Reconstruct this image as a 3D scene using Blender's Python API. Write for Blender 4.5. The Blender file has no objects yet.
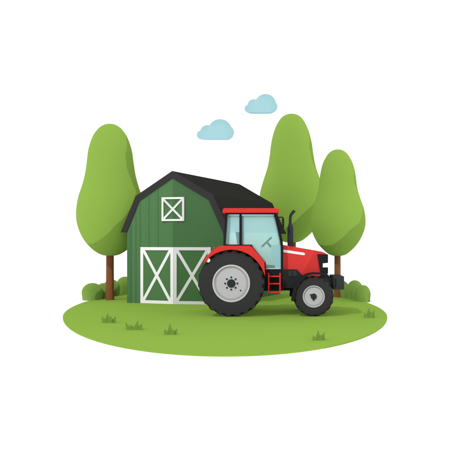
import bpy, bmesh, math, random
from math import sin, cos, pi, radians, sqrt, atan2
from mathutils import Vector, Matrix
random.seed(4)
SC = bpy.context.scene
COL = SC.collection

# ------------------------------------------------------------------ camera
H = 2.3125            # eye height, metres
F = 576.0             # focal length in photograph pixels (450 px wide frame)
CX, CY = 270.0, 243.0 # where the level optical axis meets the picture
cam_d = bpy.data.cameras.new('camera'); cam = bpy.data.objects.new('camera', cam_d); COL.objects.link(cam)
cam.location = (0, 0, H); cam.rotation_euler = (radians(90), 0, 0)
cam_d.sensor_width = 36; cam_d.lens = 36 * F / 450
cam_d.shift_x = (225 - CX) / 450; cam_d.shift_y = (CY - 225) / 450
cam_d.clip_start = 0.1; cam_d.clip_end = 3000
SC.camera = cam

# ------------------------------------------------------------------ sky and sun
W = bpy.data.worlds.new('World'); SC.world = W; W.use_nodes = True
bg = W.node_tree.nodes['Background']
WORLD = 1.30
bg.inputs['Color'].default_value = (1, 1, 1, 1); bg.inputs['Strength'].default_value = WORLD   # bright white overcast sky
SUN = 2.0
S = Vector((-0.46, -0.42, 0.80)).normalized()
sd = bpy.data.lights.new('sun', 'SUN'); so = bpy.data.objects.new('sun', sd); COL.objects.link(so)
sd.energy = SUN; sd.angle = radians(0.5); sd.color = (1, 0.985, 0.95)
so.rotation_euler = S.to_track_quat('Z', 'Y').to_euler(); so.location = S * 40
vs = SC.view_settings
SC.display_settings.display_device = 'sRGB'
vs.view_transform = 'Standard'; vs.look = 'None'; vs.exposure = 0; vs.gamma = 1; vs.use_curve_mapping = False

# ------------------------------------------------------------------ materials
def lin(c): 
    c = c / 255
    return c / 12.92 if c <= 0.04045 else ((c + 0.055) / 1.055) ** 2.4
def mat(name, rgb, k=1.52, size=1.0, w=0.0, noise=0.0, nscale=3.0):
    """matte paint; rgb = how it reads in full daylight, divided by the light that reaches it"""
    m = bpy.data.materials.new(name); m.use_nodes = True
    nt = m.node_tree; nt.nodes.clear()
    out = nt.nodes.new('ShaderNodeOutputMaterial')
    a = nt.nodes.new('ShaderNodeBsdfToon'); a.component = 'DIFFUSE'
    a.inputs['Size'].default_value = 1.0; a.inputs['Smooth'].default_value = 0.0
    col = [min(0.97, lin(c) / (k * 0.96)) for c in rgb] + [1]
    nodes = [a]
    last = a.outputs[0]
    if w > 0:
        b = nt.nodes.new('ShaderNodeBsdfToon'); b.component = 'DIFFUSE'
        b.inputs['Size'].default_value = size; b.inputs['Smooth'].default_value = 0.0
        mx = nt.nodes.new('ShaderNodeMixShader'); mx.inputs[0].default_value = w
        nt.links.new(a.outputs[0], mx.inputs[1]); nt.links.new(b.outputs[0], mx.inputs[2])
        last = mx.outputs[0]; nodes.append(b)
    nt.links.new(last, out.inputs['Surface'])
    if noise > 0:
        tc = nt.nodes.new('ShaderNodeTexCoord'); n = nt.nodes.new('ShaderNodeTexNoise')
        n.inputs['Scale'].default_value = nscale; n.inputs['Detail'].default_value = 4
        nt.links.new(tc.outputs['Object'], n.inputs['Vector'])
        mc = nt.nodes.new('ShaderNodeMix'); mc.data_type = 'RGBA'
        mc.inputs['A'].default_value = [c * (1 - noise) for c in col[:3]] + [1]
        mc.inputs['B'].default_value = [min(.97, c * (1 + noise)) for c in col[:3]] + [1]
        nt.links.new(n.outputs['Fac'], mc.inputs['Factor'])
        for s in nodes: nt.links.new(mc.outputs['Result'], s.inputs['Color'])
    else:
        for s in nodes: s.inputs['Color'].default_value = col
    return m
def glassy(name, rgb, tint, back=False):
    """tinted pane: part of the light goes straight through, the rest is scattered pale blue"""
    m = bpy.data.materials.new(name); m.use_nodes = True
    nt = m.node_tree; nt.nodes.clear()
    out = nt.nodes.new('ShaderNodeOutputMaterial')
    col = [lin(c) for c in rgb] + [1]
    tr = nt.nodes.new('ShaderNodeBsdfTransparent'); tr.inputs['Color'].default_value = (1, 1, 1, 1)
    df = nt.nodes.new('ShaderNodeBsdfToon'); df.inputs['Size'].default_value = 1; df.inputs['Smooth'].default_value = 0
    df.inputs['Color'].default_value = [min(.97, c if back else c / 1.3) for c in col[:3]] + [1]
    last = df.outputs[0]
    if back:
        tl = nt.nodes.new('ShaderNodeBsdfTranslucent'); tl.inputs['Color'].default_value = [min(1, c / 1.0) for c in col[:3]] + [1]
        mb = nt.nodes.new('ShaderNodeMixShader'); mb.inputs[0].default_value = 0.55
        nt.links.new(last, mb.inputs[1]); nt.links.new(tl.outputs[0], mb.inputs[2]); last = mb.outputs[0]
    mx = nt.nodes.new('ShaderNodeMixShader'); mx.inputs[0].default_value = tint
    nt.links.new(tr.outputs[0], mx.inputs[1]); nt.links.new(last, mx.inputs[2])
    nt.links.new(mx.outputs[0], out.inputs['Surface'])
    return m

M = {}
M['ground'] = mat('white_ground', (255, 255, 255), k=1.0)
M['lawn'] = mat('lawn_grass', (147, 184, 76), k=1.57, noise=0.015, nscale=1.2)
M['leaf'] = mat('crown_leaves', (147, 184, 80), k=1.58, noise=0.01)
M['bush'] = mat('bush_leaves', (114, 145, 68), k=1.12)
M['tuft'] = mat('tuft_blades', (119, 150, 66), k=1.28)
M['bark'] = mat('bark', (122, 76, 51), k=1.0)
BW = dict(size=0.669, w=0.5)
M['barn'] = mat('green_boards', (82, 121, 80), k=1.42, **BW)
M['barn_edge'] = mat('green_corner_board', (73, 113, 77), k=1.42, **BW)
M['groove'] = mat('green_batten', (71, 110, 70), k=1.42, **BW)
M['door'] = mat('green_door_boards', (80, 119, 76), k=1.36, **BW)
M['white'] = mat('white_trim', (243, 240, 247), k=1.44, **BW)
M['barge'] = mat('dark_barge_board', (63, 60, 64), k=1.50)
M['roof'] = mat('dark_roofing', (48, 48, 46), k=1.60)
M['cloud'] = mat('cloud_mist', (174, 219, 227), k=1.75)
M['rubber'] = mat('tyre_rubber', (56, 56, 58), k=1.25)
M['lip'] = mat('rim_lip_paint', (206, 203, 212), k=1.30)
M['well_shade'] = mat('rim_well_shade', (168, 166, 171), k=1.25)  # darker grey carries the recess shade of the rim well
M['disc'] = mat('rim_disc_paint', (190, 187, 196), k=1.25)
M['hub'] = mat('hub_metal', (50, 53, 57), k=1.25)
M['red'] = mat('red_paint', (229, 60, 57), k=1.45)
M['hood'] = mat('red_hood_paint', (221, 64, 62), k=1.33, size=0.84, w=0.35)
M['highlight'] = mat('white_highlight_paint', (250, 250, 250), k=1.3)  # white for the highlight painted on the bonnet
M['black'] = mat('black_frame_paint', (40, 41, 43), k=1.35)
M['chassis'] = mat('dark_chassis_paint', (44, 46, 49), k=1.25)
M['panel'] = mat('grey_engine_panel', (58, 61, 64), k=1.25)
M['weight'] = mat('dark_weight_paint', (60, 63, 67), k=1.3)
M['exhaust'] = mat('exhaust_metal', (58, 57, 66), k=1.35)
M['ladder'] = mat('red_step_paint', (226, 52, 50), k=1.2)
M['lamp'] = mat('lamp_glass', (252, 252, 252), k=1.2)
M['bounce'] = mat('pale_bounce_lining', (225, 245, 248), k=1.0)  # pale lining added to bounce light inside the cab
M['seat'] = mat('seat_cover', (70, 95, 102), k=0.9)
M['steer'] = mat('steering_plastic', (20, 26, 28), k=0.9)
M['dash'] = mat('dash_plastic', (120, 165, 172), k=0.9)
M['glass'] = glassy('clear_tinted_glass', (225, 282, 290), 0.23)
M['glass_top'] = glassy('sun_band_glass', (182, 229, 244), 0.40)
M['glass_far'] = glassy('frosted_far_glass', (206, 255, 255), 0.97, back=True)

# ------------------------------------------------------------------ helpers
def X(px, d): return (px - CX) * d / F
def Z(py, d): return H + (CY - py) * d / F
def P(px, py, d): return (X(px, d), Z(py, d))
def depth(py): return H * F / (py - CY)       # ground depth of a picture row
def tag(o, label=None, cat=None, group=None, kind=None):
    if label: o['label'] = label
    if cat: o['category'] = cat
    if group: o['group'] = group
    if kind: o['kind'] = kind
    return o
def smooth(bm, angle=35):
    for f in bm.faces: f.smooth = True
    for e in bm.edges:
        if len(e.link_faces) == 2: e.smooth = e.calc_face_angle(0) < radians(angle)
        else: e.smooth = False
def obj(name, bm, m, parent=None, origin=None, ang=35, recalc=True):
    if recalc: bmesh.ops.recalc_face_normals(bm, faces=bm.faces[:])
    smooth(bm, ang)
    off = Vector(origin) if origin else Vector((0, 0, 0))
    if parent is not None and not origin: off = world_loc(parent)
    bmesh.ops.translate(bm, verts=bm.verts[:], vec=-off)
    me = bpy.data.meshes.new(name); bm.to_mesh(me); bm.free()
    ms = m if isinstance(m, (list, tuple)) else [m]
    for k in ms: me.materials.append(k)
    o = bpy.data.objects.new(name, me); COL.objects.link(o)
    if parent is not None:
        o.parent = parent; o.location = off - world_loc(parent)
    else: o.location = off
    return o
def world_loc(o):
    v = Vector(o.location)
    while o.parent: o = o.parent; v += Vector(o.location)
    return v
def empty(name, loc, label, cat, group=None):
    o = bpy.data.objects.new(name, None); COL.objects.link(o); o.location = loc
    o.empty_display_size = 0.3
    return tag(o, label, cat, group)
def prism(bm, pts, y0, y1, bev=0.0, seg=2, mi=0, pts2=None):
    """polygon in the x-z plane extruded along y (pts2: other outline at the far end)"""
    n = len(pts); q = pts2 or pts
    a = [bm.verts.new((p[0], y0, p[1])) for p in pts]
    b = [bm.verts.new((p[0], y1, p[1])) for p in q]
    fs = [bm.faces.new(a), bm.faces.new(b[::-1])]
    for i in range(n):
        j = (i + 1) % n; fs.append(bm.faces.new((a[j], a[i], b[i], b[j])))
    for f in fs: f.material_index = mi
    if bev > 0:
        bmesh.ops.recalc_face_normals(bm, faces=fs)
        es = [e for e in fs[0].edges] + [e for e in fs[1].edges]
        bmesh.ops.bevel(bm, geom=es, offset=bev, segments=seg, affect='EDGES', profile=0.5)
def pxprism(pts, d, thick, bev=0.0, seg=2, bm=None):
    bm = bm or bmesh.new()
    prism(bm, [P(x, y, d) for x, y in pts], d, d + thick, bev, seg); return bm
def box(bm, x0, x1, y0, y1, z0, z1, bev=0.0):
    prism(bm, [(x0, z0), (x1, z0), (x1, z1), (x0, z1)], y0, y1, bev)
def lathe(bm, prof, c, axis='Z', n=48, mi=0, sx=1, sy=1):
    """prof: (radius, along-axis) pairs"""
    rings = []
    for r, h in prof:
        ring = []
        for i in range(n):
            t = 2 * pi * i / n
            if axis == 'Z': v = (c[0] + r * cos(t) * sx, c[1] + r * sin(t) * sy, c[2] + h)
            else: v = (c[0] + r * cos(t), c[1] + h, c[2] + r * sin(t))
            ring.append(bm.verts.new(v))
        rings.append(ring)
    for k in range(len(rings) - 1):
        for i in range(n):
            j = (i + 1) % n
            f = bm.faces.new((rings[k][i], rings[k][j], rings[k + 1][j], rings[k + 1][i])); f.material_index = mi
    bm.faces.new(rings[0][::-1]).material_index = mi; bm.faces.new(rings[-1]).material_index = mi
    return bm
def tube(bm, pts, rad, n=12):
    pts = [Vector(p) for p in pts]; rings = []
    rs = rad if isinstance(rad, (list, tuple)) else [rad] * len(pts)
    for i, p in enumerate(pts):
        t = (pts[min(i + 1, len(pts) - 1)] - pts[max(i - 1, 0)]).normalized()
        u = t.cross(Vector((0, 1, 0)));  u = u.normalized() if u.length > 1e-3 else Vector((1, 0, 0))
        v = t.cross(u).normalized()
        rings.append([bm.verts.new(p + rs[i] * (u * cos(2 * pi * k / n) + v * sin(2 * pi * k / n))) for k in range(n)])
    for a, b in zip(rings, rings[1:]):
        for k in range(n): bm.faces.new((a[k], a[(k + 1) % n], b[(k + 1) % n], b[k]))
    bm.faces.new(rings[0][::-1]); bm.faces.new(rings[-1]); return bm
def spline(pts, n):
    """catmull-rom through (a, b) points"""
    P_ = [pts[0]] + list(pts) + [pts[-1]]; out = []
    for i in range(1, len(P_) - 2):
        for k in range(n):
            t = k / n
            out.append(tuple(0.5 * ((2 * P_[i][c]) + (-P_[i-1][c] + P_[i+1][c]) * t + (2*P_[i-1][c] - 5*P_[i][c] + 4*P_[i+1][c] - P_[i+2][c]) * t*t
                       + (-P_[i-1][c] + 3*P_[i][c] - 3*P_[i+1][c] + P_[i+2][c]) * t**3) for c in (0, 1)))
    out.append(pts[-1]); return out

# ------------------------------------------------------------------ ground and lawn
bm = bmesh.new()
vs_ = [bm.verts.new((900 * cos(2 * pi * i / 96), 20 + 900 * sin(2 * pi * i / 96), -0.025)) for i in range(96)]
bm.faces.new(vs_)
tag(obj('ground', bm, M['ground']), kind='structure')
bm = bmesh.new(); rim_ = []
for i in range(240):
    t = 2 * pi * i / 240
    px = 225 + 162.2 * cos(t); py = 317 + (38.5 if sin(t) > 0 else 30) * sin(t)
    d = depth(py); rim_.append((X(px, d), d))
top = [bm.verts.new((x, y, 0)) for x, y in rim_]; bot = [bm.verts.new((x, y, -0.035)) for x, y in rim_]
bm.faces.new(top)
for i in range(240):
    j = (i + 1) % 240; bm.faces.new((top[i], bot[i], bot[j], top[j]))
tag(obj('lawn', bm, M['lawn']), 'oval mown green lawn under the barn and tractor', kind='structure')

# ------------------------------------------------------------------ barn
D_B = depth(304.2); SB = F / D_B
ROT = radians(-12); FOLD = math.tan(radians(5))
AX = 172.5                                          # picture column of the ridge
ORG = Vector((X(AX, D_B), D_B, 0))
U = Vector((cos(ROT), sin(ROT), 0)); N_ = Vector((-sin(ROT) * -1 * -1, 0, 0))
NRM = Vector((sin(ROT), -cos(ROT), 0))              # outward from the front gable
D_E = 26.6
BACK = Vector((X(239.0, D_E), D_E, 0)) - ORG
def bpt(px, py, out=0.0):
    """point on the (slightly folded) front gable, out metres proud of it"""
    u = (px - AX) / SB / cos(ROT); return ORG + U * u + NRM * (out - abs(u) * FOLD) + Vector((0, 0, (304.2 - py) / SB))
def bprism(bm, pts, o0, o1, mi=0):
    """flat piece following the gable: pts in picture px, from o0 to o1 metres proud"""
    a = [bm.verts.new(bpt(x, y, o1)) for x, y in pts]; b = [bm.verts.new(bpt(x, y, o0)) for x, y in pts]
    n = len(pts); fs = [bm.faces.new(a), bm.faces.new(b[::-1])]
    for i in range(n):
        j = (i + 1) % n; fs.append(bm.faces.new((a[j], a[i], b[i], b[j])))
    for f in fs: f.material_index = mi
barn = empty('barn', ORG, 'dark green gambrel barn with white crossed double doors and black roof, behind the tractor', 'barn')
WL, WR = 122.6, 2 * AX - 122.6
# walls: front in two halves meeting on the ridge line, sides and back
bm = bmesh.new()
outl = [(WL, 304.2), (WL, 231), (136.2, 199.5), (AX, 177.5), (2 * AX - 136.2, 199.5), (WR, 231), (WR, 304.2)]
fr = [bm.verts.new(bpt(x, y)) for x, y in outl]; c0 = bm.verts.new(bpt(AX, 304.2))
bk = [bm.verts.new(ORG + BACK + U * ((x - AX) / SB / cos(ROT)) + Vector((0, 0, (304.2 - y) / SB))) for x, y in outl]
bm.faces.new((fr[0], c0, fr[3], fr[2], fr[1])); bm.faces.new((c0, fr[6], fr[5], fr[4], fr[3]))
bm.faces.new(bk)
for i, j in ((0, 1), (1, 2), (2, 3), (3, 4), (4, 5), (5, 6)): bm.faces.new((fr[i], bk[i], bk[j], fr[j]))
obj('wall', bm, M['barn'], barn, ang=1)
# roof sheets, skewed along the body
def rp(px, py, back, out=0.05):
    if back: return ORG + BACK * 1.012 + U * ((px - AX) / SB / cos(ROT)) + Vector((0, 0, (304.2 - py) / SB))
    return bpt(px, py, out)
O_ = [(115.6, 232), (132.5, 195), (AX, 171)]; I_ = [(122.3, 232), (136.3, 200.2), (AX, 178)]
outer = O_ + [(2 * AX - x, y) for x, y in O_[-2::-1]]; inner = I_ + [(2 * AX - x, y) for x, y in I_[-2::-1]]
bm = bmesh.new()
fo = [bm.verts.new(rp(x, y, 0, 0.0)) for x, y in outer]; fi = [bm.verts.new(rp(x, y, 0, 0.0)) for x, y in inner]
bo = [bm.verts.new(rp(x, y, 1)) for x, y in outer]; bi = [bm.verts.new(rp(x, y, 1)) for x, y in inner]
for i in range(4):
    bm.faces.new((fo[i], fo[i+1], bo[i+1], bo[i])); bm.faces.new((fi[i], bi[i], bi[i+1], fi[i+1]))
    bm.faces.new((bo[i], bo[i+1], bi[i+1], bi[i])); bm.faces.new((fo[i], fi[i], fi[i+1], fo[i+1]))
bm.faces.new((fo[0], bo[0], bi[0], fi[0])); bm.faces.new((fo[4], fi[4], bi[4], bo[4]))
obj('roof', bm, M['roof'], barn, ang=5)
for k in (0, 1, 2, 3):
    bm = bmesh.new(); g = 0.0
    bprism(bm, [outer[k], outer[k+1], inner[k+1], inner[k]], 0.003, 0.032)
    obj('barge_board', bm, M['barge'], barn, ang=5)
# corner board and battens of the left half
bm = bmesh.new(); bprism(bm, [(WL - .1, 304), (127.0, 304), (127.0, 223), (WL - .1, 232.5)], 0.0, 0.012); obj('corner_board', bm, M['barn_edge'], barn, ang=5)
for x, yt, yb in ((132.3, 210.5, 304), (137.0, 200.5, 247), (147.0, 194.5, 247), (156.7, 188.7, 247)):
    bm = bmesh.new(); bprism(bm, [(x - .35, yb), (x + .35, yb), (x + .35, yt), (x - .35, yt)], 0.0, 0.006); obj('batten', bm, M['groove'], barn, ang=5)
def quad_line(a, b, w):
    a = Vector(a); b = Vector(b); n = (b - a).normalized(); p = Vector((-n.y, n.x)) * w / 2
    return [tuple(a + p), tuple(b + p), tuple(b - p), tuple(a - p)]
def crossed(parent, name, x0, x1, y0, y1, w, dw, o, panel_m):
    """panel + frame + X brace"""
    bm = bmesh.new(); bprism(bm, [(x0 + w * .5, y1 - w*.5), (x1 - w * .5, y1 - w*.5), (x1 - w * .5, y0 + w*.5), (x0 + w * .5, y0 + w*.5)], 0.0, o * .4)
    p = obj(name, bm, panel_m, parent, ang=5)
    bm = bmesh.new()
    bprism(bm, [(x0, y1), (x0 + w, y1), (x0 + w, y0), (x0, y0)], 0, o); bprism(bm, [(x1 - w, y1), (x1, y1), (x1, y0), (x1 - w, y0)], 0, o)
    bprism(bm, [(x0 + w, y0 + w), (x1 - w, y0 + w), (x1 - w, y0), (x0 + w, y0)], 0, o); bprism(bm, [(x0 + w, y1), (x1 - w, y1), (x1 - w, y1 - w), (x0 + w, y1 - w)], 0, o)
    obj('frame', bm, M['white'], p, ang=5)
    a0, a1, b0, b1 = x0 + w, x1 - w, y0 + w, y1 - w
    k = dw * .42
    bm = bmesh.new(); bprism(bm, [(a0, b0), (a0 + k, b0), (a1, b1 - k * 1.3), (a1, b1), (a1 - k, b1), (a0, b0 + k * 1.3)], 0, o * .9)
    obj('brace', bm, M['white'], p, ang=5)
    bm = bmesh.new(); bprism(bm, [(a1, b0), (a1, b0 + k * 1.3), (a0 + k, b1), (a0, b1), (a0, b1 - k * 1.3), (a1 - k, b0)], 0, o * .8)
    obj('brace', bm, M['white'], p, ang=5)
crossed(barn, 'door', 137.6, 173.5, 247.2, 304.1, 3.1, 4.6, 0.018, M['door'])
crossed(barn, 'door', 173.7, 210.6, 247.2, 304.1, 3.1, 4.6, 0.018, M['door'])
crossed(barn, 'loft_window', 161.2, 184.4, 197.2, 221.0, 1.9, 2.9, 0.05, M['door'])

# ------------------------------------------------------------------ trees
def tree(cx, base_d, trunk_w, crown, crown_cx, py_top_trunk, label, lean=0):
    s = F / base_d
    x0 = X(cx, base_d)
    t = empty('tree', (x0, base_d, 0), label, 'tree', None)
    bm = bmesh.new()
    r = trunk_w / 2 / s; zt = Z(py_top_trunk, base_d)
    lathe(bm, [(r * 1.06, -0.04), (r * 1.02, .12), (r * .98, .5), (r * .92, zt)], (x0, base_d, 0), n=40)
    obj('trunk', bm, M['bark'], t, ang=60)
    prof = spline([(hw, y) for y, hw in crown], 10)
    bm = bmesh.new(); c = X(crown_cx, base_d)
    lathe(bm, [(max(.002, hw / s), Z(y, base_d)) for hw, y in prof], (c, base_d, 0), n=160, sy=.92)
    # soft, slightly uneven growth
    for v in bm.verts:
        a = atan2(v.co.y - base_d, v.co.x - c)
        k = 1 + .012 * sin(3 * a + v.co.z * .9 + cx) * min(1, 1)
        v.co.x = c + (v.co.x - c) * k; v.co.y = base_d + (v.co.y - base_d) * k
    obj('crown', bm, M['leaf'], t, ang=80)
    return t
tree(110, 23.45, 8.0, [(124, 0), (124.6, 4.5), (127, 9), (131, 13), (138, 17.2), (150, 21), (163, 22.8), (175, 24.6), (186, 27.4), (198, 31.2), (210, 33), (221, 32.6), (231, 29.8), (240, 25.2), (248, 18.6), (253, 12), (255.3, 6.5), (256, 0)],
     110.3, 250, 'tall pear shaped green tree left of the barn, leftmost of the trees')
tree(292.2, 28.2, 8.0, [(114, 0), (114.6, 4.5), (117, 9), (122, 13), (130, 16.8), (142, 20), (155, 21.8), (167, 24), (178, 27.6), (190, 31.2), (201, 32.6), (211, 31.6), (221, 28), (230, 22.5), (237, 15.5), (241.5, 8.5), (243, 0)],
     291.5, 238, 'tallest pear shaped green tree, rising behind the tractor cab')
tree(337.5, depth(297), 6.6, [(149.5, 0), (150, 3.6), (152, 7.4), (156, 11), (164, 15), (175, 17.6), (187, 19), (197, 21.6), (208, 25.4), (218, 27.2), (227, 27), (236, 24), (244, 19.4), (250, 14), (254.6, 8), (256.6, 0)],
     337.7, 250, 'shorter pear shaped green tree behind the front of the tractor, rightmost of the trees')

# ------------------------------------------------------------------ bushes
def bush(lobes, label):
    """lobes: (centre px, base depth, half-width px, top py)"""
    bm = bmesh.new(); cxs = []
    for cx, d, hw, ty in lobes:
        s = F / d; r = hw / s; h = Z(ty, d)
        prof = [(r * .90, -.04), (r * .94, h * .12), (r * .98, h * .3), (r, h * .42)]
        k = 14
        for i in range(1, k): 
            a = pi / 2 * i / k; prof.append((r * cos(a) ** .95, h * .42 + h * .58 * sin(a)))
        prof.append((.004, h))
        lathe(bm, prof, (X(cx, d), d, 0), n=56); cxs.append((X(cx, d), d))
    ox = sum(c[0] for c in cxs) / len(cxs); oy = sum(c[1] for c in cxs) / len(cxs)
    return tag(obj('bush', bm, M['bush'], origin=(ox, oy, 0), ang=80), label, 'bush', 'low bushes along the back edge of the lawn')
def edge(px, add=.25):
    k = (px - 225) / 162.2; return depth(317 - 30 * sqrt(max(0, 1 - k * k))) + add
bush([(92.3, edge(92), 10.2, 283.0), (103.5, edge(103), 7.6, 283.0), (111.5, edge(111, .2), 8.4, 279.4), (98, edge(98,.12), 8.6, 286.5), (106.5, edge(106,.12), 7.5, 286)], 'round lobed green bush behind the trunk of the leftmost tree')
bush([(125.2, edge(122), 9.0, 276.5), (134, edge(131), 8, 279)], 'low green bush mostly hidden behind the left corner of the barn')
bush([(341.0, edge(341), 8.6, 280.5), (354.8, edge(355), 8.3, 280.2), (363.3, edge(364, .15), 7.2, 285.1), (348.5, edge(349, .12), 8.5, 284.5), (359.5, edge(360, .12), 7.5, 285.2)], 'three lobed green bush at the right end of the lawn')

# ------------------------------------------------------------------ grass tufts
def tuft(px, py, blades, label):
    d = depth(py); s = F / d; x0 = X(px, d); bm = bmesh.new()
    def blade(bx, by, tx, ty, h, w, rot):
        c, sn = cos(rot), sin(rot)
        pts = [(-w, 0, 0), (w, 0, 0), (w * .8 + (tx) * .35, 0, h * .5), (tx, 0, h), (-w * .8 + tx * .35, 0, h * .5)]
        a = [bm.verts.new((x0 + bx + p[0] * c, d + by + p[0] * sn - .012, p[2] - .01)) for p in pts]
        b = [bm.verts.new((x0 + bx + p[0] * c, d + by + p[0] * sn + .012, p[2] - .01)) for p in pts]
        bm.faces.new(a); bm.faces.new(b[::-1])
        for i in range(5): bm.faces.new((a[i], b[i], b[(i + 1) % 5], a[(i + 1) % 5]))
    for i, (bx, tx, h) in enumerate(blades):
        blade(bx / s, (i % 2) * .03 - .015, (tx - bx) / s, 0, h / s, 2.3 / s, random.uniform(-.12, .12))
        blade(bx * .55 / s, .07 + .03 * i, (tx - bx) * .6 / s, 0, h * .6 / s, 1.6 / s, random.uniform(-.9, .9))
    prof = [(-5.6, 0), (5.2, 0), (4.9, 1.9), (3, 3.0), (0, 3.4), (-3, 3.0), (-5.2, 1.9)]; wd = max(abs(b[0]) for b in blades) / 4.0
    prism(bm, [(x0 + x * wd / s, z / s - .01) for x, z in prof], d - .02, d + .10)
    return tag(obj('grass_tuft', bm, M['tuft'], origin=(x0, d, 0), ang=20), label, 'grass tuft', 'tufts of long grass on the lawn')
tuft(108.6, 322.8, [(-4, -6.6, 7), (-1.5, -1.2, 10), (1.5, 2.2, 7.5), (4, 7, 7)], 'spiky grass tuft below the trunk of the leftmost tree')
tuft(134.2, 329.8, [(-5, -8.6, 8), (-2, -3, 5), (1.5, 4.2, 10), (3.5, 3, 6), (5.2, 8, 7)], 'widest grass tuft, in front of the left corner of the barn')
tuft(170.4, 334.6, [(-3.4, -5.8, 6.5), (-.5, -.6, 11.5), (2, 2.6, 6), (3.6, 6.6, 6.5)], 'grass tuft in front of the barn doors, left of the tractor')
tuft(318.6, 340.2, [(-3.4, -5.8, 5.5), (-.5, -.2, 10.5), (2, 2.4, 6), (3.6, 6, 8.5)], 'grass tuft in front of the small front wheel of the tractor')
tuft(369.3, 317.8, [(-3, -5, 6), (-.5, -.2, 10.5), (2, 2, 6), (3, 5, 8.5)], 'grass tuft near the right edge of the lawn, below the lobed bush')

# ------------------------------------------------------------------ clouds
def cloud(discs, y0, label, d=46.0, T=0.7):
    """rounded bank of mist: union of discs with a level underside, given real thickness"""
    cx = sum(c[0] * c[2] for c in discs) / sum(c[2] for c in discs); cy = y0 - 5.5
    def rad(t):
        best = .1; k = 0.0
        while k < 40:
            x = cx + k * cos(t); y = cy + k * sin(t)
            inside = False
            for (a, b, r) in discs:
                if y <= y0 and (x - a) ** 2 + (y - b) ** 2 <= r * r: inside = True
            lo = discs[0]; hi = discs[-1]
            if lo[0] <= x <= hi[0] and y0 - 8 <= y <= y0: inside = True
            if inside: best = k
            k += .05
        return best
    n = 144; R = [rad(2 * pi * i / n) for i in range(n)]
    out = [(cx + R[i] * cos(2 * pi * i / n), cy + R[i] * sin(2 * pi * i / n)) for i in range(n)]
    nrm = []
    for i in range(n):
        tx, ty = out[(i + 1) % n][0] - out[i - 1][0], out[(i + 1) % n][1] - out[i - 1][1]; L = sqrt(tx * tx + ty * ty); nrm.append((ty / L, -tx / L))
    bm = bmesh.new(); rings = []
    for yy, ins, sc in [(-1, 0, .4), (-1, .35, .995), (-.985, .15, .998), (-.95, 0, 1), (-.4, 0, .93), (.2, 0, .83), (.6, 0, .74), (.85, .5, .66), (.97, 1, .58), (1.0, 1, .3)]:
        ring = []
        for i in range(n):
            ax = out[i][0] - nrm[i][0] * ins; ay = out[i][1] - nrm[i][1] * ins
            x, z = P(cx + (ax - cx) * sc, (cy - 1) + (ay - cy + 1) * sc, d); ring.append(bm.verts.new((x, d + T * (yy + 1), z)))
        rings.append(ring)
    for a, b in zip(rings, rings[1:]):
        for i in range(n): bm.faces.new((a[i], a[(i + 1) % n], b[(i + 1) % n], b[i]))
    bm.faces.new(rings[0][::-1]); bm.faces.new(rings[-1])
    x, z = P(cx, cy, d)
    return tag(obj('cloud', bm, M['cloud'], origin=(x, d, z), ang=30), label, 'cloud', 'small clouds in the white sky')
cloud([(201, 134.8, 4.3), (207.5, 132.3, 7.5), (220, 131, 12), (226.5, 132.5, 7.5)], 139.2, 'small pale blue cloud above the barn, lower of the two')
cloud([(248.5, 108.6, 4), (254, 105.5, 6.6), (265.5, 104.4, 10.6), (271.5, 106.5, 6)], 112.5, 'small pale blue cloud left of the tallest tree, higher of the two')

# ------------------------------------------------------------------ tractor
TY = 18.0
tractor = empty('tractor', (X(270, TY), 19.1, 0), 'red farm tractor with pale blue cab glass, parked in front of the barn', 'tractor')
def tyre_mesh(c, R, rin, y0, y1, lugs, lug_h, near):
    """tread with lugs staggered across the width"""
    bm = bmesh.new(); n = lugs * 16; w = y1 - y0
    prof = [(rin, .10, 0), (rin * 1.03, .02, 0), (rin * .4 + R * .6, 0, 0), (R - lug_h * 2.2, .02, 0), (R - lug_h * 1.1, .07, .8), (R - lug_h, .14, 1), (R - lug_h, .30, 1), (R - lug_h, .46, 1),
            (R - lug_h, .54, 1), (R - lug_h, .70, 1), (R - lug_h, .86, 1), (R - lug_h * 1.1, .93, .8), (R - lug_h * 2.2, .98, 0), (rin * .4 + R * .6, 1, 0), (rin * 1.03, .98, 0), (rin, .9, 0)]
    rings = []
    for r, yy, L in prof:
        ring = []; side = 0 if yy < .5 else 1
        for i in range(n):
            t = 2 * pi * i / n; ph = lugs * t + abs(yy - .5) * -2.6 + side * pi
            v = max(0, min(1, (cos(ph) + .30) * 3.2)); rr = r + lug_h * L * v
            ring.append(bm.verts.new((c[0] + rr * cos(t), y0 + w * yy, c[1] + rr * sin(t))))
        rings.append(ring)
    m = len(rings)
    for k in range(m - 1):
        for i in range(n):
            j = (i + 1) % n; bm.faces.new((rings[k][i], rings[k][j], rings[k + 1][j], rings[k + 1][i]))
    for i in range(n):
        j = (i + 1) % n; bm.faces.new((rings[-1][i], rings[-1][j], rings[0][j], rings[0][i]))
    return bm
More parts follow.
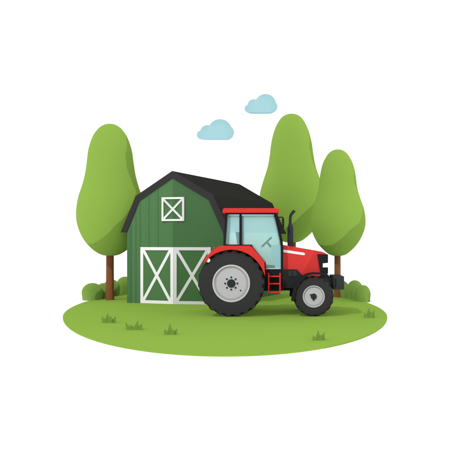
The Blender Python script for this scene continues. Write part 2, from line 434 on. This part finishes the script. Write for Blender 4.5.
def wheel(cx, cz, R, rim_r, y0, y1, lugs, lug_h, hub_r, front, label):
    """side facing the camera is y0; the hub sits low in the dish"""
    near = y0 < 19
    f0, sgn = (y0, 1) if near else (y1, -1)
    HB = .034
    bm = bmesh.new()
    lathe(bm, [(hub_r, -.012 * sgn), (hub_r * .94, -.02 * sgn), (hub_r * .5, -.022 * sgn), (.002, -.022 * sgn)][::-1] + [(hub_r, .09 * sgn)], (cx, f0 + HB * sgn, cz), 'Y', 32)
    w = obj('wheel', bm, M['hub'], tractor, origin=(cx, (y0 + y1) / 2, cz)); w['label'] = label
    def nut(x, z, r, h):
        bm = bmesh.new(); lathe(bm, [(.002, -h * sgn), (r, -h * sgn), (r, .03 * sgn)], (x, f0 + HB * sgn, z), 'Y', 12); obj('wheel_nut', bm, M['hub'], w)
    if not front:
        for k in range(8):
            a = 2 * pi * k / 8 + pi / 2; nut(cx + hub_r * 1.46 * cos(a), cz + hub_r * 1.46 * sin(a), .029, .012)
        nut(cx + 9.3 / 32, cz - 7.0 / 32, .024, .012)
    else:
        for a in (radians(150), radians(-92)): nut(cx + hub_r * 1.15 * cos(a), cz + hub_r * 1.15 * sin(a), .026, .02)
    bm = tyre_mesh((cx, cz), R, rim_r * .985, y0, y1, lugs, lug_h, near); obj('tyre', bm, M['rubber'], w, ang=50)
    bm = bmesh.new(); r = rim_r
    # lip, well and disc of the rim: three bands of one pressing
    def band(p, mi):
        rs = []
        for rr, hh in p:
            rs.append([bm.verts.new((cx + rr * cos(2 * pi * i / 64), f0 + hh * sgn, cz + rr * sin(2 * pi * i / 64))) for i in range(64)])
        for A, B in zip(rs, rs[1:]):
            for i in range(64): bm.faces.new((A[i], A[(i + 1) % 64], B[(i + 1) % 64], B[i])).material_index = mi
    band([(r * .97, .10), (r * 1.0, .02), (r * .985, .006), (r * .93, .004), (r * .915, .010)], 0)
    band([(r * .915, .010), (r * .885, .026), (r * .80, .030)], 1)
    band([(r * .80, .030), (r * .775, .024), (r * .74, .027), (.002, .032)], 2)
    obj('rim', bm, [M['lip'], M['well_shade'], M['disc']], w, ang=25)
    return w
s0 = 32.0
RX, RR = X(231.2, 18), 33.5 / 32
wheel(RX, RR + .0, RR, 18.9 / 32, 18.0, 18.5, 22, .062, 4.2 / 32, False, 'big rear wheel nearest the viewer')
wheel(RX, RR + .0, RR, 18.9 / 32, 19.7, 20.2, 22, .062, 4.2 / 32, False, 'big rear wheel on the far side')
sf = F / 18.08; FR = 20.1 / sf; FX = X(313.8, 18.08)
wheel(FX, FR, FR, 11.1 / sf, 18.08, 18.42, 18, .046, 3.0 / sf, True, 'small front wheel nearest the viewer')
wheel(FX, FR, FR, 11.1 / sf, 19.78, 20.12, 18, .046, 3.0 / sf, True, 'small front wheel on the far side')

# chassis: gearbox, engine block, axles
bm = bmesh.new()
pxprism([(222, 262), (300, 268), (329, 275), (329.5, 288.5), (309, 290), (262, 291), (246, 293), (222, 293)], 18.75, .7, .02, bm=bm)
box(bm, RX - .16, RX + .16, 18.3, 19.9, RR - .16, RR + .16); box(bm, FX - .09, FX + .09, 18.3, 19.9, FR - .09, FR + .09)
obj('chassis', bm, M['chassis'], tractor)
d = 18.4
bm = pxprism([(257, 269.8), (282.2, 269.8), (282.2, 290.8), (262, 290.8)], d, .35, .012); obj('battery_box', bm, M['black'], tractor)
bm = pxprism([(282.4, 269.6), (296.5, 269.6), (300.5, 274), (303.5, 279), (300, 288.2), (282.4, 288.2)], d, .35, .015)
tank = obj('fuel_tank', bm, M['chassis'], tractor)
for x in (288.4, 293.0):
    obj('tank_panel', pxprism([(x, 270.8), (x + 3.7, 270.8), (x + 3.7, 276.4), (x, 276.4)], d - .012, .02, .003), M['panel'], tank)
# front loader mount and weights
d = 18.6
obj('weight_carrier', pxprism([(326.5, 277.8), (334.4, 277.8), (334.4, 289), (326.5, 289)], d, 1.0, .01), M['chassis'], tractor)
bm = pxprism([(333.6, 276.6), (344.2, 276.6), (344.2, 289.6), (333.6, 289.6)], d - .15, 1.3, .012)
fw = obj('front_weight', bm, M['weight'], tractor)
obj('weight_slot', pxprism([(334.9, 278.5), (336.1, 278.5), (336.1, 287), (334.9, 287)], d - .158, .02), M['black'], fw)

# bonnet: flat side, folded nose facet, drooping top
d = 18.55
def facet_in(px, py):
    # the nose narrows beyond a slanting crease
    ax, ay, bx, by = 315.3, 250.4, 301.5, 274.6
    nx, ny = by - ay, -(bx - ax); L = sqrt(nx * nx + ny * ny)
    return max(0, ((px - ax) * nx + (py - ay) * ny) / L) * .0115
def bonnet():
    bm = bmesh.new()
    yn, yf = d, d + 1.1; ins = .15
    def pt(px, py, inset=0):
        near = (X(px, d), yn + inset, Z(py, d)); far = (X(px, d), yf - inset, Z(py, d)); return near, far
    def INS(px, py): return facet_in(px, py)
    ring = [(282.8, 269.6, 0), (297, 269.6, 0), (301.5, 274.6, .0), (304, 277.6, .0), (327.8, 277.6, ins), (327.8, 256.5, ins), (326.6, 253.6, ins), (322.5, 251.8, .11), (315.3, 250.4, 0), (282.8, 244.8, 0)]
    a = []; b = []
    for px, py, i in ring:
        i = facet_in(px, py)
        n, f = pt(px, py, i); a.append(bm.verts.new(n)); b.append(bm.verts.new(f))
    for r in (a, b):
        bm.faces.new((r[0], r[1], r[2], r[8], r[9]))
        bm.faces.new((r[2], r[3], r[4], r[5], r[6], r[7], r[8]))
    n = len(a)
    for i in range(n): bm.faces.new((a[i], a[(i + 1) % n], b[(i + 1) % n], b[i]))
    bmesh.ops.triangulate(bm, faces=[f for f in bm.faces if len(f.verts) == 7])
    return bm
bonn = obj('bonnet', bonnet(), M['hood'], tractor, ang=6)
def on_facet(px): return 0.15 * max(0, min(1, (px - 308) / 19.8))
def facet_prism(pts, out, name, m, par):
    bm = bmesh.new(); a = []; b = []
    for px, py in pts:
        yy = d + facet_in(px, py) - out; a.append(bm.verts.new((X(px, yy), yy, Z(py, yy))))
        b.append(bm.verts.new((X(px, yy), yy + 1.1 - 2 * facet_in(px, py) + 2 * out, Z(py, yy))))
    n = len(a); bm.faces.new(a); bm.faces.new(b[::-1])
    for i in range(n): bm.faces.new((a[i], b[i], b[(i + 1) % n], a[(i + 1) % n]))
    return obj(name, bm, m, par, ang=10)
gr = facet_prism([(317.4, 254.2), (328.1, 254.4), (328.1, 273.8), (320.6, 273.8)], .022, 'grille', M['black'], tractor)
facet_prism([(322.8, 263.4), (328.4, 262.8), (328.4, 267.4), (322.8, 267.4)], .030, 'headlight', M['lamp'], gr)
obj('painted_highlight', pxprism([(283.3, 249.6), (303.8, 252.7), (305.0, 253.6), (304.6, 255), (303.4, 255.2), (283.3, 252.2)], d - .004, .01, 0), M['highlight'], bonn)  # sheen on the bonnet side, painted as a white strip
# front mudguards: thin dark arches
for y0, y1 in ((18.06, 18.5), (19.7, 20.14)):
    bm = bmesh.new(); pts = []; cxm, czm = FX, FR; s = sf
    outer_ = [(291.6, 301.2), (292.2, 294.5), (294.3, 287), (298, 281), (302.5, 276.6), (308, 273.8), (314, 272.8), (321, 273.2), (327.6, 274.2)]
    inner_ = [(327.6, 275.5), (321, 274.6), (314, 274.2), (308.5, 275.4), (303.8, 278.4), (300, 282.6), (296.8, 288), (294.9, 295), (294.2, 301.2)]
    prism(bm, [P(x, y, 18.08) for x, y in outer_ + inner_], y0, y1); obj('mudguard', bm, M['black'], tractor, ang=40)
    bm = bmesh.new(); inner2 = [(324, 276), (331, 282.5)]
    prism(bm, [P(x, y, 18.08) for x, y in [(300.4, 282.2), (303.9, 278.2), (308.6, 277.6), (328.2, 277.6), (330.4, 283), (331, 289), (326, 283.5), (320, 279.8), (313.5, 278.6), (307, 280), (302.5, 283)]], y0 + .05, y1 + .2)
    obj('mudguard_stay', bm, M['chassis'], tractor, ang=40)

# cab
d = 18.40; CW = 1.4
cabf = [(226.2, 213), (275.8, 213), (278.2, 222), (281.2, 233), (283.2, 243), (283.4, 270.2), (264.6, 270.2), (264.2, 262), (252, 246.2), (223.4, 246.2)]
holes = [[(227.4, 214.4), (239.2, 214.4), (239.2, 244.6), (225.2, 244.6)],
         [(241.8, 214.4), (273.9, 214.4), (277.6, 229), (280.0, 240), (280.9, 250), (280.9, 269.0), (265.9, 269.0), (265.2, 262.4), (252.2, 245.4), (241.8, 244.8)]]
def thick_line(bm, a, b, w, dd, t, off=0.0):
    q = quad_line(a, b, w); prism(bm, [P(x, y, dd) for x, y in q], dd + off, dd + off + t)
def frame_side(dd, off, par):
    """pillars and sills of one side"""
    segs = [((226.6, 212.6), (224.4, 246.0), 2.1), ((240.5, 213), (240.5, 245.6), 2.2), ((275.0, 213), (278.8, 229), 2.4), ((278.6, 228), (281.3, 240), 2.6),
            ((281.2, 239), (282.2, 250), 2.6), ((282.2, 249), (282.2, 270.4), 2.4), ((264.8, 269.9), (283.2, 269.9), 1.6), ((265.2, 270), (264.9, 263), 1.3),
            ((265.2, 263.4), (251.2, 245.2), 1.3), ((252, 245.5), (223.6, 245.5), 1.6), ((225.8, 213.6), (276.4, 213.6), 1.4)]
    bm = bmesh.new()
    for k, (a, b, w) in enumerate(segs):
        q = quad_line(a, b, w); prism(bm, [P(x, y, d) for x, y in q], dd + off + k * .0021, dd + off + .06 - k * .0021)
    return obj('cab_frame', bm, M['black'], par, ang=10)
cab = frame_side(d, 0, tractor)
frame_side(d, CW - .06, tractor)
bm = bmesh.new()   # crossbars joining the two sides, rear and front windscreen posts
for (x, y) in ((226.4, 214.5), (275.2, 214.6), (282.0, 268.5), (225, 245)):
    px_, pz_ = P(x, y, d); bm = bmesh.new(); box(bm, px_ - .03, px_ + .03, d + .05, d + CW - .05, pz_ - .03, pz_ + .03)
    obj('cab_crossbar', bm, M['black'], tractor)
def pane(pts, dd, t, m, name='window_pane'):
    bm = bmesh.new(); vs2 = [bm.verts.new((P(x, y, d)[0], dd, P(x, y, d)[1])) for x, y in pts]; bm.faces.new(vs2); return obj(name, bm, m, tractor, ang=10)
def split(poly, yl):
    """cut a polygon at a picture row -> (upper, lower)"""
    up, lo = [], []
    for i, a in enumerate(poly):
        b = poly[(i + 1) % len(poly)]
        (up if a[1] <= yl else lo).append(a)
        if (a[1] - yl) * (b[1] - yl) < 0:
            t = (yl - a[1]) / (b[1] - a[1]); c = (a[0] + t * (b[0] - a[0]), yl); up.append(c); lo.append(c)
    return up, lo
for side, yy in (('near', d + .03), ('far', d + CW - .03)):
    for hpoly in holes:
        up, lo = split(hpoly, 232.8)
        if side == 'near': pane(up, yy, .01, M['glass_top'], 'tinted_window_band'); pane(lo, yy, .01, M['glass'])
        else: pane(hpoly, yy, .01, M['glass_far'])
# windscreen and rear window
for (a, b, nm) in (((274.6, 214.5), (281.6, 250), 'windscreen'), ((226.9, 214.5), (224.9, 244.5), 'rear_window')):
    bm = bmesh.new(); (xa, za), (xb, zb) = P(*a, d), P(*b, d)
    bm.faces.new([bm.verts.new(v) for v in ((xa, d + .06, za), (xb, d + .06, zb), (xb, d + CW - .06, zb), (xa, d + CW - .06, za))])
    obj(nm, bm, M['glass'], tractor)
# roof
bm = bmesh.new(); dr = d - .06
rf = [(222.2, 212.9), (222.8, 209.6), (223.9, 208.1), (276.6, 208.1), (278.4, 208.7), (279.0, 210.6), (278.7, 212.9)]
rin_ = [(223.2, 212.6), (223.8, 209.8), (224.6, 208.6), (276, 208.6), (277.6, 209.1), (278.0, 210.7), (277.8, 212.6)]
prism(bm, [P(x, y, dr) for x, y in rf], dr, dr + CW + .12, .02, 3); obj('cab_roof', bm, M['red'], tractor)
obj('bounce_headliner', pxprism([(226.6, 213.0), (275.4, 213.0), (275.4, 214.2), (226.6, 214.2)], d + .07, CW - .14), M['bounce'], tractor)  # pale panel added under the roof to brighten the cab
obj('bounce_floor', pxprism([(262, 268.6), (281, 268.6), (281, 269.8), (262, 269.8)], d + .07, CW - .14), M['bounce'], tractor)  # pale floor added behind the sill, bounces light up into the cab
obj('bounce_fender_liner', pxprism([(225.4, 245.0), (251.6, 245.0), (264.8, 262.6), (264.8, 263.8), (251.2, 246.2), (225.4, 246.2)], d + .07, CW - .14), M['bounce'], tractor)  # pale sheet added over the fenders, also to brighten the cab
# seat, steering wheel, dash
dm = 18.95
def cpx(pts, y0, t, bev=.01): 
    bm = bmesh.new(); prism(bm, [P(x, y, y0) for x, y in pts], y0, y0 + t, bev); return bm
st = obj('seat', cpx([(235.4, 232), (238.6, 232), (240.0, 246), (250, 246), (251, 250), (238, 250)], 18.75, .5), M['seat'], tractor)
obj('dashboard', cpx([(270.6, 246.6), (273.4, 245.2), (280.6, 245.2), (280.8, 268.8), (275.4, 268.8), (272, 256)], 18.55, 1.0), M['dash'], tractor)
dw_ = 18.72
a_, b_ = Vector((X(262.2, dw_), dw_, Z(246.4, dw_))), Vector((X(271.2, dw_), dw_, Z(237.6, dw_)))
ctr = (a_ + b_) / 2; rad_ = (b_ - a_).length / 2; ex = (b_ - a_).normalized()
bm = bmesh.new()
ring = [ctr + ex * rad_ * cos(2 * pi * k / 28) + Vector((0, 1, 0)) * rad_ * sin(2 * pi * k / 28) + Vector((0, .0, 0)) for k in range(28)]
nz = ex.cross(Vector((0, 1, 0)))
rr = []
for k, p in enumerate(ring):
    e = (p - ctr).normalized(); rr.append([bm.verts.new(p + .030 * (e * cos(2 * pi * q / 8) + nz * sin(2 * pi * q / 8))) for q in range(8)])
for k in range(28):
    for q in range(8): bm.faces.new((rr[k][q], rr[k][(q + 1) % 8], rr[(k + 1) % 28][(q + 1) % 8], rr[(k + 1) % 28][q]))
tube(bm, [ring[0], ring[14]], .016, 8); tube(bm, [ring[7], ring[21]], .016, 8)
stw = obj('steering_wheel', bm, M['steer'], tractor)
e_ = Vector((X(272.2, dw_), dw_, Z(248.2, dw_)))
obj('steering_column', tube(bmesh.new(), [ctr, e_], .036, 10), M['steer'], stw)

# rear mudguards with lamps
for y0, y1, near in ((17.97, 18.52, 1), (19.68, 20.23, 0)):
    bm = bmesh.new()
    out_ = [(203.9, 261.6), (205.6, 257.8), (209.6, 253.2), (214, 249.2), (218.6, 246.5), (222, 245.7), (249.2, 245.7), (252.2, 247.2), (264.4, 262.4), (265.0, 276)]
    in_ = []
    for k in range(17):
        a = radians(12 + (132 - 12) * k / 16); in_.append((231.2 + 34.4 * cos(a), 284 - 34.4 * sin(a)))
    in_ = [p for p in in_ if p[0] < 264.6] + [(206.6, 262.2)]
    pts = [P(x, y, 18.0) for x, y in out_ + in_]
    prism(bm, pts, y0, y1); o = obj('fender', bm, M['red'], tractor, ang=40)
    lx, lz = P(208.2, 260.4, 18.0)
    bm = bmesh.new(); yl = y0 + .012
    lathe(bm, [(.002, 0), (.055, 0), (.066, .015), (.066, .12)], (lx, y0 + .015, lz), 'Y', 24); obj('tail_lamp', bm, M['lamp'], o)
    lx, lz = P(213.6, 247.6, 18.0); bm = bmesh.new()
    tube(bm, [(lx + .05, y0 + .1, lz - .05), (lx, y0 + .1, lz)], .02, 8); lathe(bm, [(.002, 0), (.028, 0), (.028, .06)], (lx, y0 + .07, lz), 'Y', 12); obj('marker_light', bm, M['red'], o)
# steps
d = 18.22
for x in (268.7, 280.0):
    bm = bmesh.new(); thick_line(bm, (x, 273), (x, 292.8), 1.25, d, .06); obj('step_rail', bm, M['ladder'], tractor, ang=10)
for y in (276.5, 283.8, 292.2):
    bm = bmesh.new(); thick_line(bm, (269.3, y), (279.4, y), 1.15, d + .003, .2); obj('step', bm, M['ladder'], tractor, ang=10)
# exhaust
d = 18.80
def v3(x, y, dd=None): dd = dd or d; return (X(x, dd), dd, Z(y, dd))
bm = bmesh.new()
s = F / d
tube(bm, [v3(290.3, 252), v3(290.3, 228), v3(290.3, 226), v3(290.3, 224.4), v3(290.2, 222.5), v3(290.2, 219), v3(290.5, 216.2), v3(291.4, 214.2), v3(292.8, 212.4), v3(294.6, 210.6)],
     [2.85/s, 2.85/s, 2.5/s, 1.8/s, 1.4/s, 1.4/s, 1.4/s, 1.45/s, 1.5/s, 1.55/s], 20)
obj('exhaust_pipe', bm, M['exhaust'], tractor, ang=50)
# mirrors
for dd in (18.30,):
    q = 18.30
    def W3(x, y): return (X(x, q), dd, Z(y, q))
    bm = bmesh.new(); tube(bm, [W3(277.6, 217.6), W3(280.5, 217.2), W3(283.0, 217.4), W3(283.2, 219.5)], .018, 8)
    mm = obj('mirror', bm, M['black'], tractor)
    bm = bmesh.new(); prism(bm, [(X(x, q), Z(y, q)) for x, y in ((281.9, 218.2), (284.0, 218.4), (284.2, 227.6), (282.8, 228.2), (282.2, 223))], dd - .06, dd + .12, .008)
    obj('mirror_housing', bm, M['black'], mm)
    bm = bmesh.new(); prism(bm, [(X(x, q), Z(y, q)) for x, y in ((278.9, 221), (281.0, 226), (284.0, 232.2), (281.4, 232.8), (280.2, 229))], dd - .03, dd + .08, .008)
    obj('work_lamp_bracket', bm, M['black'], tractor)
